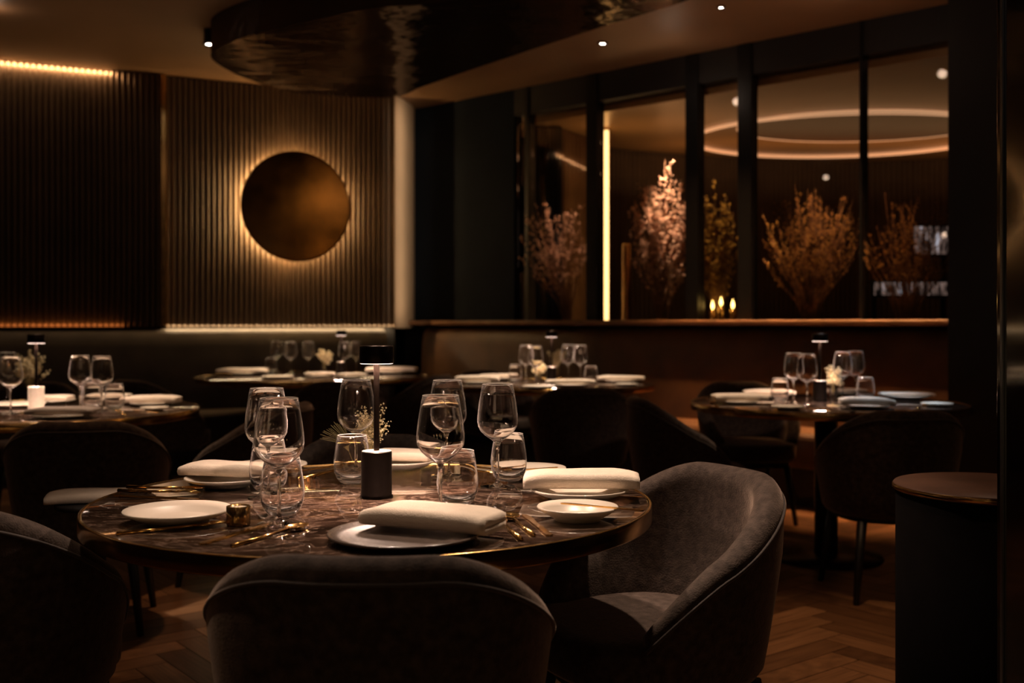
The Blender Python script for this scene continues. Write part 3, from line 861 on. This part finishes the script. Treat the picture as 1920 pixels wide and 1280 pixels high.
def fork_mb():
    b = MB().tube([(-.10, 0, .002), (-.02, 0, .0035), (.04, 0, .006)], [.0045, .003, .003], 8)
    b.add([(.038, -.004, .004), (.055, -.011, .005), (.068, -.011, .007), (.068, .011, .007), (.055, .011, .005), (.038, .004, .004),
           (.038, -.004, .007), (.055, -.011, .008), (.068, -.011, .010), (.068, .011, .010), (.055, .011, .008), (.038, .004, .007)],
          [(5, 4, 3, 2, 1, 0), (6, 7, 8, 9, 10, 11)] + [(k, (k + 1) % 6, 6 + (k + 1) % 6, 6 + k) for k in range(6)])
    for k in range(4):
        yy = -.0095 + k * .00633; b.tube([(.066, yy, .0085), (.085, yy, .009), (.105, yy, .005)], [.0018, .0016, .0008], 6)
    return b


def spoon_mb():
    b = MB().tube([(-.10, 0, .002), (-.02, 0, .0035), (.05, 0, .006)], [.0045, .003, .0032], 8)
    v = []; n = 24; rs = (.02, .35, .65, .88, 1.0)
    for up in (0, .0016):
        for r in rs:
            for k in range(n):
                a = 2 * PI * k / n; v.append((.075 + .028 * r * math.cos(a), .0175 * r * math.sin(a), .0015 + up + .006 * r * r))
    f = []; m = len(rs)
    for l in range(2):
        for j in range(m - 1):
            for k in range(n): k2 = (k + 1) % n; q = l * m * n; f.append((q + j * n + k, q + j * n + k2, q + (j + 1) * n + k2, q + (j + 1) * n + k))
    for k in range(n): k2 = (k + 1) % n; f.append(((m - 1) * n + k, (m - 1) * n + k2, (2 * m - 1) * n + k2, (2 * m - 1) * n + k))
    f.append(tuple(m * n + k for k in range(n)))
    return b.add(v, f)


CUT = dict(knife=knife_mb, fork=fork_mb, spoon=spoon_mb)


def cutlery(kind, a, b, label, z=ZT, group='gold cutlery', scale=1):
    """a = handle end, b = tip, both as picture points on the tabletop"""
    p = Vector(W(*a, z)); q = Vector(W(*b, z)); c = (p + q) / 2; d = q - p
    o = part(kind, 'cu' + kind, CUT[kind], 'gold', None); o.location = (c.x, c.y, z + .0002); o.rotation_euler = (0, 0, math.atan2(d.y, d.x)); o.scale = (scale,) * 3
    return tag(o, label, kind, group)


# near table
x, y = W(333, 978); plate(x, y, .102, 'empty cream plate at the left front of the near table', lift=.022)
x, y = W(424, 910); plate(x, y, .096, 'cream plate under the folded napkin at the left back of the near table')
x, y = W(432, 906); napkin(x, y, ZT + .022, .215, .085, .028, R_(-8), 'folded cream napkin on a plate at the left back of the near table', seed=2)
x, y = W(506, 878); plate(x, y, .097, 'thin-rimmed cream plate behind the left glasses on the near table', lift=.010)
x, y = W(752, 878); plate(x, y, .092, 'cream plate with napkin behind the lamp on the near table', lift=.020)
x, y = W(757, 876); napkin(x, y, ZT + .023, .17, .10, .022, R_(-14), 'folded napkin on the plate behind the near table lamp', seed=3)
x, y = W(993, 885); plate(x, y, .094, 'thin-rimmed plate behind the tumbler at the right back of the near table', lift=.010)
x, y = W(1087, 936); plate(x, y, .107, 'cream plate under the long napkin at the right of the near table', lift=.022)
x, y = W(1090, 934); napkin(x, y, ZT + .026, .245, .085, .034, R_(-4), 'bright folded cream napkin on a plate at the right of the near table', seed=4)
x, y = W(1083, 974); plate(x, y, .079, 'small cream plate with a gold butter knife at the right of the near table', lift=.024)
x, y = W(758, 1012); plate(x, y, .135, 'taupe dinner plate under the front napkin on the near table', 'plate_brown', lift=.012)
x, y = W(815, 1003); napkin(x, y, ZT + .016, .245, .085, .036, R_(-26), 'large folded napkin at the centre front of the near table', seed=5)
kn = cutlery('knife', (1205, 958), (1050, 944), 'gold butter knife lying across the small right plate', z=ZT + .0275, scale=.82)
cutlery('spoon', (1012, 1014), (943, 962), 'gold spoon left of the small right plate on the near table')
cutlery('knife', (1040, 1012), (975, 960), 'gold knife beside the spoon at the right front of the near table')
cutlery('fork', (985, 1020), (925, 970), 'gold fork beside the front napkin on the near table')
cutlery('knife', (225, 930), (365, 937), 'gold knife at the left rim of the near table, nearest the empty plate')
cutlery('fork', (222, 921), (368, 928), 'gold fork at the left rim of the near table, middle of three')
cutlery('spoon', (240, 914), (378, 921), 'gold spoon at the left rim of the near table, farthest of three')
cutlery('knife', (395, 1016), (500, 985), 'gold knife between the empty plate and the front chair')
cutlery('fork', (250, 1000), (400, 988), 'fork lying in front of the empty cream plate')
cutlery('spoon', (450, 1022), (560, 992), 'gold spoon in front of the front left tumbler')
cutlery('knife', (560, 884), (640, 872), 'gold knife at the back edge of the near table left of the lamp')
cutlery('spoon', (575, 896), (655, 880), 'gold spoon behind the left glasses at the back of the near table')
cutlery('fork', (880, 882), (940, 893), 'gold fork at the back of the near table behind the right wine glass')
cutlery('knife', (885, 875), (950, 884), 'gold knife at the back edge of the near table behind the right wine glass')
cutlery('knife', (955, 883), (1030, 878), 'dark knife on the thin-rimmed right back plate', z=ZT + .014, scale=.8)
x, y = W(447, 984)
vt = thing('votive_holder', 'small ribbed bronze candle holder beside the empty cream plate', 'candle holder', (x, y, ZT))
MB().lathe([(.001, 0), (.020, 0), (.0215, .003), (.0215, .036), (.0195, .037), (.0185, .032), (.001, .03)], 44, flute=.045).obj('cup', 'amber', vt)
MB().lathe([(.001, .0335), (.0178, .0335), (.018, .031)], 30).obj('candle_wax', 'linen', vt)


def flowers(x, y, h, r, label, m='small_flower', n=26, vase_h=.085, z=ZT, sub=6, br=.0042):
    t = thing('bud_vase', label, 'flowers', (x, y, z))
    MB().lathe([(.001, .001), (.016, 0), (.019, .01), (.019, vase_h * .6), (.010, vase_h * .9), (.012, vase_h), (.011, vase_h), (.009, vase_h * .9), (.017, vase_h * .6), (.017, .012), (.001, .008)], 28).obj('vase', 'glass', t)
    st = MB(); bl = MB(); rnd = random.Random(int(x * 1000) + 5)
    for k in range(n):
        a = rnd.uniform(0, 2 * PI); rr = rnd.uniform(.1, 1) * r; hh = h * rnd.uniform(.55, 1)
        tip = Vector((rr * math.cos(a), rr * math.sin(a), hh)); mid = Vector((tip.x * .3, tip.y * .3, hh * .55))
        P = [Vector((0, 0, .01)), mid, tip]; st.tube(P, [.0008, .0007, .0005], 4)
        for j in range(sub):
            q = mid.lerp(tip, rnd.uniform(.45, 1.08)) + Vector([rnd.uniform(-1, 1) * .010 for _ in range(3)])
            bl.blob(q, rnd.uniform(.5, 1) * br, rnd.uniform(.7, 1.3))
    st.obj('stems', 'leaf', t); o = bl.obj('blossoms', m, t); return t


x, y = W(695, 882); flowers(x, y, .165, .055, 'dried flower sprigs in a bud vase behind the near table lamp', n=36, sub=18, br=.0028)
x, y = W(1562, 746); flowers(x, y, .155, .045, 'small vase of cream flowers right of the lamp on the right table', sub=13, br=.0075)
x, y = W(1045, 707); flowers(x, y, .19, .07, 'small vase of cream flowers right of the lamp on the middle table', sub=13, br=.0085)
x, y = W(1010, 712); flowers(x, y, .11, .05, 'low vase of cream flowers left of the lamp on the middle table', sub=12, br=.0085)
x, y = W(608, 699); flowers(x, y, .17, .06, 'vase of pale flowers on the farthest table below the disc', sub=12, br=.0095)
x, y = W(56, 748); flowers(x, y, .25, .085, 'vase of white flowers behind the lamp on the far left table', sub=14, br=.008, n=34)
# dried grass fan beside the near flowers
x, y = W(668, 882)
gf = MB(); rnd = random.Random(3)
for k in range(15):
    a = R_(100 + k * 4.2); L = .07 + .012 * rnd.random()
    P = [Vector((0, 0, .0)), Vector((-.02, 0, .05)), Vector((-.018 + L * .5 * math.cos(a), .01 * rnd.random(), .06 + L * .5 * math.sin(a))), Vector((-.02 + L * math.cos(a) - .004, .02 * rnd.random(), .06 + L * math.sin(a) - .006))]
    gf.tube(P, [.0005, .0005, .0004, .0003], 4)
gf = gf.obj('grass_sprig', 'leaf'); gf.location = (x, y, ZT); tag(gf, 'fan of fine dried grass left of the rear wine glass by the lamp', 'dried grass')

# right table
def plnap(px, py, r, L, Wd, H, rz, l1, l2, m='linen', pm='ceramic', seed=1):
    x, y = W(px, py); plate(x, y, r, l1, pm, lift=.014)
    if L: napkin(x, y, ZT + .016, L, Wd, H, rz, l2, m, seed)


plnap(1386, 757, .10, .25, .09, .032, R_(2), 'plate under the near left napkin on the right table', 'near left folded napkin on the right table, brightly lit', seed=11)
plnap(1440, 745, .10, .26, .09, .026, R_(-4), 'plate under the far left napkin on the right table', 'far left folded napkin on the right table', seed=12)
plnap(1478, 768, .075, 0, 0, 0, 0, 'small bright plate at the front of the right table', '', seed=13)
plnap(1625, 765, .115, .23, .10, .03, R_(-9), 'plate under the bluish-white napkin at the front right of the right table', 'bluish-white folded napkin at the front right of the right table', seed=14)
plnap(1585, 741, .09, .20, .09, .02, R_(4), 'plate under the small napkin behind the glasses of the right table', 'bluish napkin behind the right wine glasses of the right table', seed=15)
plnap(1700, 747, .11, .26, .09, .016, R_(-6), 'plate at the far right back of the right table in cool light', 'flat cool-lit napkin at the right back of the right table', seed=16)
plnap(1757, 762, .07, 0, 0, 0, 0, 'small plate at the far right of the right table', '', seed=17)
cutlery('knife', (1392, 765), (1450, 768), 'gold knife at the front of the right table left of the small plate')
cutlery('fork', (1390, 770), (1445, 773), 'gold fork at the front rim of the right table')
cutlery('knife', (1560, 773), (1534, 764), 'gold knife below the lamp on the right table')
cutlery('spoon', (1350, 765), (1330, 755), 'gold spoon at the left rim of the right table')
cutlery('fork', (1715, 768), (1740, 760), 'gold fork beside the small right plate of the right table')
# middle table
plnap(895, 719, .11, .28, .09, .034, R_(0), 'plate under the bright napkin at the left of the middle table', 'bright folded napkin at the left end of the middle table', seed=21)
plnap(935, 711, .10, .26, .09, .022, R_(-3), 'plate under the rear left napkin on the middle table', 'rear left napkin on the middle table', seed=22)
plnap(1010, 728, .10, 0, 0, 0, 0, 'plate at the front of the middle table below the lamp', '', seed=23)
plnap(1070, 724, .12, .30, .09, .025, R_(-1), 'plate under the front right napkin on the middle table', 'front right napkin on the middle table', seed=24)
plnap(1165, 716, .11, .30, .09, .024, R_(-7), 'plate under the right napkin on the middle table', 'folded napkin at the right end of the middle table', seed=25)
plnap(1175, 724, .07, 0, 0, 0, 0, 'small plate at the right rim of the middle table', '', seed=26)
cutlery('knife', (1150, 727), (1190, 729), 'gold knife at the right rim of the middle table')
cutlery('fork', (960, 728), (925, 727), 'gold fork at the left front of the middle table')
# farthest table
plnap(455, 702, .12, .36, .12, .032, R_(3), 'plate under the left napkin on the farthest table', 'folded napkin at the left end of the farthest table', seed=31)
plnap(520, 709, .11, 0, 0, 0, 0, 'plate at the left front of the farthest table', '', seed=32)
plnap(735, 700, .12, .38, .12, .036, R_(-3), 'plate under the right napkin on the farthest table', 'long folded napkin at the right end of the farthest table', seed=33)
plnap(600, 707, .10, .20, .10, .02, R_(4), 'plate under the small napkin before the flowers of the farthest table', 'small napkin before the flowers of the farthest table', seed=34)
plnap(660, 709, .10, .20, .10, .02, R_(-4), 'plate under the front napkin below the lamp of the farthest table', 'small napkin below the lamp of the farthest table', seed=35)
# far left table
plnap(285, 760, .10, .25, .09, .03, R_(-3), 'plate under the bright napkin at the right rim of the far left table', 'bright folded napkin at the right rim of the far left table', seed=41)
plnap(205, 751, .10, .20, .09, .02, R_(5), 'plate behind the clear wine glasses on the far left table', 'folded napkin behind the clear wine glasses of the far left table', seed=42)
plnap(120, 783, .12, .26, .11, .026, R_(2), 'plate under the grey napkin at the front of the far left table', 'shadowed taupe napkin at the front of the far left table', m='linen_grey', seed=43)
plnap(100, 755, .10, .17, .09, .022, R_(0), 'plate right of the lamp on the far left table', 'folded napkin right of the lamp on the far left table', seed=44)
plnap(30, 762, .13, 0, 0, 0, 0, 'cream plate left of the lamp base on the far left table', '', seed=45)
plnap(290, 770, .06, 0, 0, 0, 0, 'small plate at the right rim of the far left table', '', seed=46)
cutlery('knife', (300, 774), (245, 768), 'gold knife at the right rim of the far left table')
cutlery('fork', (240, 780), (215, 770), 'gold fork before the tumblers of the far left table')
cutlery('knife', (80, 790), (140, 793), 'knife at the front rim of the far left table')

# ------------------------------------------------------------------ stands and pillar
sx, sy = at(1852, 2.52), 2.52
t = thing('drum_stand', 'dark round drum stand with a brown leather top at the right edge', 'stand', (sx, sy, 0))
MB().lathe([(.001, .002), (.205, .002), (.205, .735), (.001, .735)], 72).obj('drum', 'matte_black', t)
MB().lathe([(.001, .735), (.208, .735), (.211, .738), (.211, .748), (.208, .752), (.001, .753)], 72).obj('top', 'stand_top', t)
MB().lathe([(.2112, .738), (.2135, .740), (.2135, .746), (.2112, .749)], 72).obj('edge_band', 'brass', t)
px_, py_ = at(185, 2.98), 2.98
t = thing('side_stand', 'low dark side stand behind the left rim of the near table', 'stand', (px_, py_, 0))
MB().lathe([(.001, .622), (.115, .622), (.115, .636), (.001, .638)], 40).obj('top', 'dark_wall', t)
MB().lathe([(.02, .015), (.02, .622)], 20).obj('pole', 'dark_wall', t)
MB().lathe([(.001, .001), (.11, .001), (.11, .012), (.02, .016)], 40).obj('foot', 'dark_wall', t)
napkin(px_, py_, .6385, .27, .11, .026, R_(14), 'dim folded napkin half hidden behind the left rim of the near table', m='linen', seed=51)
pil = thing('pillar', 'glossy black pillar filling the right picture edge', 'pillar', (at(1868, 2.1), 2.1, 0))
MB().box(0, .7, -.55, 0, 0, CEIL - .001).obj('pillar_body', 'lacquer', pil, bevel=.004)
MB().box(-.004, -.0005, -.035, -.025, .0, CEIL - .002).obj('reflection_strip', 'edge_glint', pil)  # blue-grey strip painted in for a reflection along the pillar edge


# ------------------------------------------------------------------ dried bouquets behind the glass
def bouquet(px, spread, top_px, base_w, label, m, n=60, dist=.35, lean=0, bsize=.008, seed=1, dens=12):
    rnd = random.Random(seed)
    c = on_line(px, B0, BU) - BN * dist
    c = Vector((at(px, c.y), c.y))
    H = CH + (YH - top_px) * c.y / F - 1.06; sp = spread * c.y / F
    t = thing('dried_bouquet', label, 'dried flowers', (c.x, c.y, 1.06))
    MB().lathe([(.001, 0), (.05, 0), (.055, .02), (.045, .05), (.04, .07), (.036, .068), (.04, .04), (.001, .01)], 24).obj('pot', 'dark_wall', t)
    st = MB(); bl = MB()
    for k in range(n):
        a = rnd.uniform(0, 2 * PI); rr = sp * math.sqrt(rnd.uniform(.02, 1)); hh = H * rnd.uniform(.55, 1.0) * (1 - .25 * (rr / sp) ** 2)
        tip = Vector((rr * math.cos(a) + lean, rr * math.sin(a) * .45, hh)); base = Vector((rnd.uniform(-1, 1) * base_w, rnd.uniform(-1, 1) * .02, .03))
        m1 = base.lerp(tip, .4) - Vector((tip.x * .12, 0, 0)); m2 = base.lerp(tip, .75) + Vector((rnd.uniform(-.02, .02), 0, 0))
        st.tube([base, m1, m2, tip], [.0032, .0026, .002, .001], 4)
        for j in range(3):                                  # twigs
            p0 = m1.lerp(tip, rnd.uniform(.2, .9)); d = Vector((rnd.uniform(-1, 1), rnd.uniform(-.6, .6), rnd.uniform(.5, 1.4))).normalized() * rnd.uniform(.05, .12)
            st.tube([p0, p0 + d * .5 + Vector((0, 0, -.004)), p0 + d], [.0015, .0012, .0008], 3)
            for i in range(3):
                q = p0 + d * rnd.uniform(.3, 1.05) + Vector([rnd.uniform(-1, 1) * .008 for _ in range(3)]); bl.blob(q, rnd.uniform(.5, 1.2) * bsize, rnd.uniform(.7, 1.5))
        for i in range(dens):
            q = m1.lerp(tip, rnd.random() ** .6) + Vector([rnd.uniform(-1, 1) * .014 for _ in range(3)]); bl.blob(q, rnd.uniform(.5, 1.2) * bsize, rnd.uniform(.7, 1.5))
    st.obj('stems', 'stem', t); bl.obj('blossoms', m, t)
    return c


b1 = bouquet(1066, 78, 345, .02, 'leftmost dried bouquet, pinkish sprays leaning left before the blue-black curtain', 'blossom', n=46, lean=-.10, seed=11, bsize=.008)
b2 = bouquet(1240, 74, 292, .03, 'dried blossom bouquet with the brightest pink-white crown behind the glass', 'blossom', n=80, seed=12, bsize=.011, dens=14, lean=.02)
b3 = bouquet(1345, 46, 330, .03, 'ochre dried bouquet between the two thick window posts', 'blossom_gold', n=50, seed=13, bsize=.010)
b4 = bouquet(1520, 105, 325, .05, 'widest brown dried bouquet in the large right pane, one spray lit orange', 'blossom_gold', n=90, seed=14, bsize=.007, dens=8)
b5 = bouquet(1700, 95, 345, .05, 'rightmost dark dried bouquet in front of bluish lights', 'blossom_gold', n=70, seed=15, bsize=.006, dens=6)
light('SPOT', 'bouquet_spot', (b1.x - .1, b1.y - .05, 2.75), 28, (1, .62, .42), .02, target=(b1.x - .05, b1.y, 1.5), spot=34, blend=.8)
light('SPOT', 'bouquet_spot', (b2.x + .05, b2.y - .12, 2.75), 120, (1, .68, .46), .02, target=(b2.x + .03, b2.y, 1.95), spot=26, blend=.9)
light('SPOT', 'bouquet_spot', (b3.x, b3.y - .05, 2.75), 18, (1, .62, .2), .02, target=(b3.x + .02, b3.y, 1.6), spot=30, blend=.9)
light('SPOT', 'bouquet_spot', (b4.x, b4.y - .12, 2.75), 34, (1, .5, .24), .02, target=(b4.x + .1, b4.y, 1.5), spot=34, blend=.9)
light('SPOT', 'bouquet_spot', (b5.x - .1, b5.y - .1, 2.75), 14, (1, .45, .2), .02, target=(b5.x - .1, b5.y, 1.9), spot=26, blend=.9)
# candles by the ochre bouquet
for px, h, lb in ((1336, .05, 'left small candle glowing at the foot of the ochre bouquet'), (1352, .075, 'middle tallest candle glowing at the foot of the ochre bouquet'), (1374, .055, 'right small candle glowing at the foot of the ochre bouquet')):
    c = on_line(px, B0, BU) - BN * .22; c = Vector((at(px, c.y), c.y))
    t = thing('candle', lb, 'candle', (c.x, c.y, 1.06), 0, 'candles behind the glass')
    MB().lathe([(.001, 0), (.022, 0), (.022, .12 + h), (.001, .12 + h)], 20).obj('candle_stick', 'amber', t)
    MB().lathe([(.001, .12 + h), (.010, .135 + h), (.012, .15 + h), (.001, .19 + h)], 12).obj('flame', 'candle_e', t)
# cool backlit glass panels behind the right bouquet
m, t_, b_ = nt('mottled_backlit_glass'); tc = N(t_, 'ShaderNodeTexCoord'); mp = N(t_, 'ShaderNodeMapping'); mp.inputs['Scale'].default_value = (30, 1, 7)
n_ = N(t_, 'ShaderNodeTexNoise'); n_.inputs['Scale'].default_value = 1.0; n_.inputs['Detail'].default_value = 3
t_.links.new(tc.outputs['Object'], mp.inputs[0]); t_.links.new(mp.outputs[0], n_.inputs['Vector'])
t_.links.new(ramp(t_, n_.outputs[0], [(.42, (.004, .003, .003)), (.58, (.22, .15, .13)), (.72, (.62, .68, .85))]), b_.inputs['Emission Color']); b_.inputs['Emission Strength'].default_value = .35
b_.inputs['Base Color'].default_value = (.02, .02, .02, 1)
for Y, yy, hgt, x0, x1, lb in ((8.60, 450, .22, 1715, 1778, 'upper bluish backlit glass panel seen through the rightmost bouquet'), (8.4, 541, .10, 1640, 1776, 'lower long bluish backlit glass panel seen through the rightmost bouquet')):
    z = CH + (YH - yy) * Y / F; xm = at((x0 + x1) / 2, Y); hw = at(x1, Y) - xm
    t = thing('backlit_panel', lb, 'light', (xm, Y, 0), 0)
    MB().box(-hw, hw, 0, .01, z - hgt / 2, z + hgt / 2).obj('light_panel', m, t)
    MB().box(-hw - .02, hw + .02, .012, .05, z - hgt / 2 - .02, z + hgt / 2 + .02).obj('back_board', 'dark_wall', t)
    MB().box(-hw, -hw + .03, .052, .08, .002, z).obj('post', 'dark_wall', t); MB().box(hw - .03, hw, .052, .08, .002, z).obj('post', 'dark_wall', t)
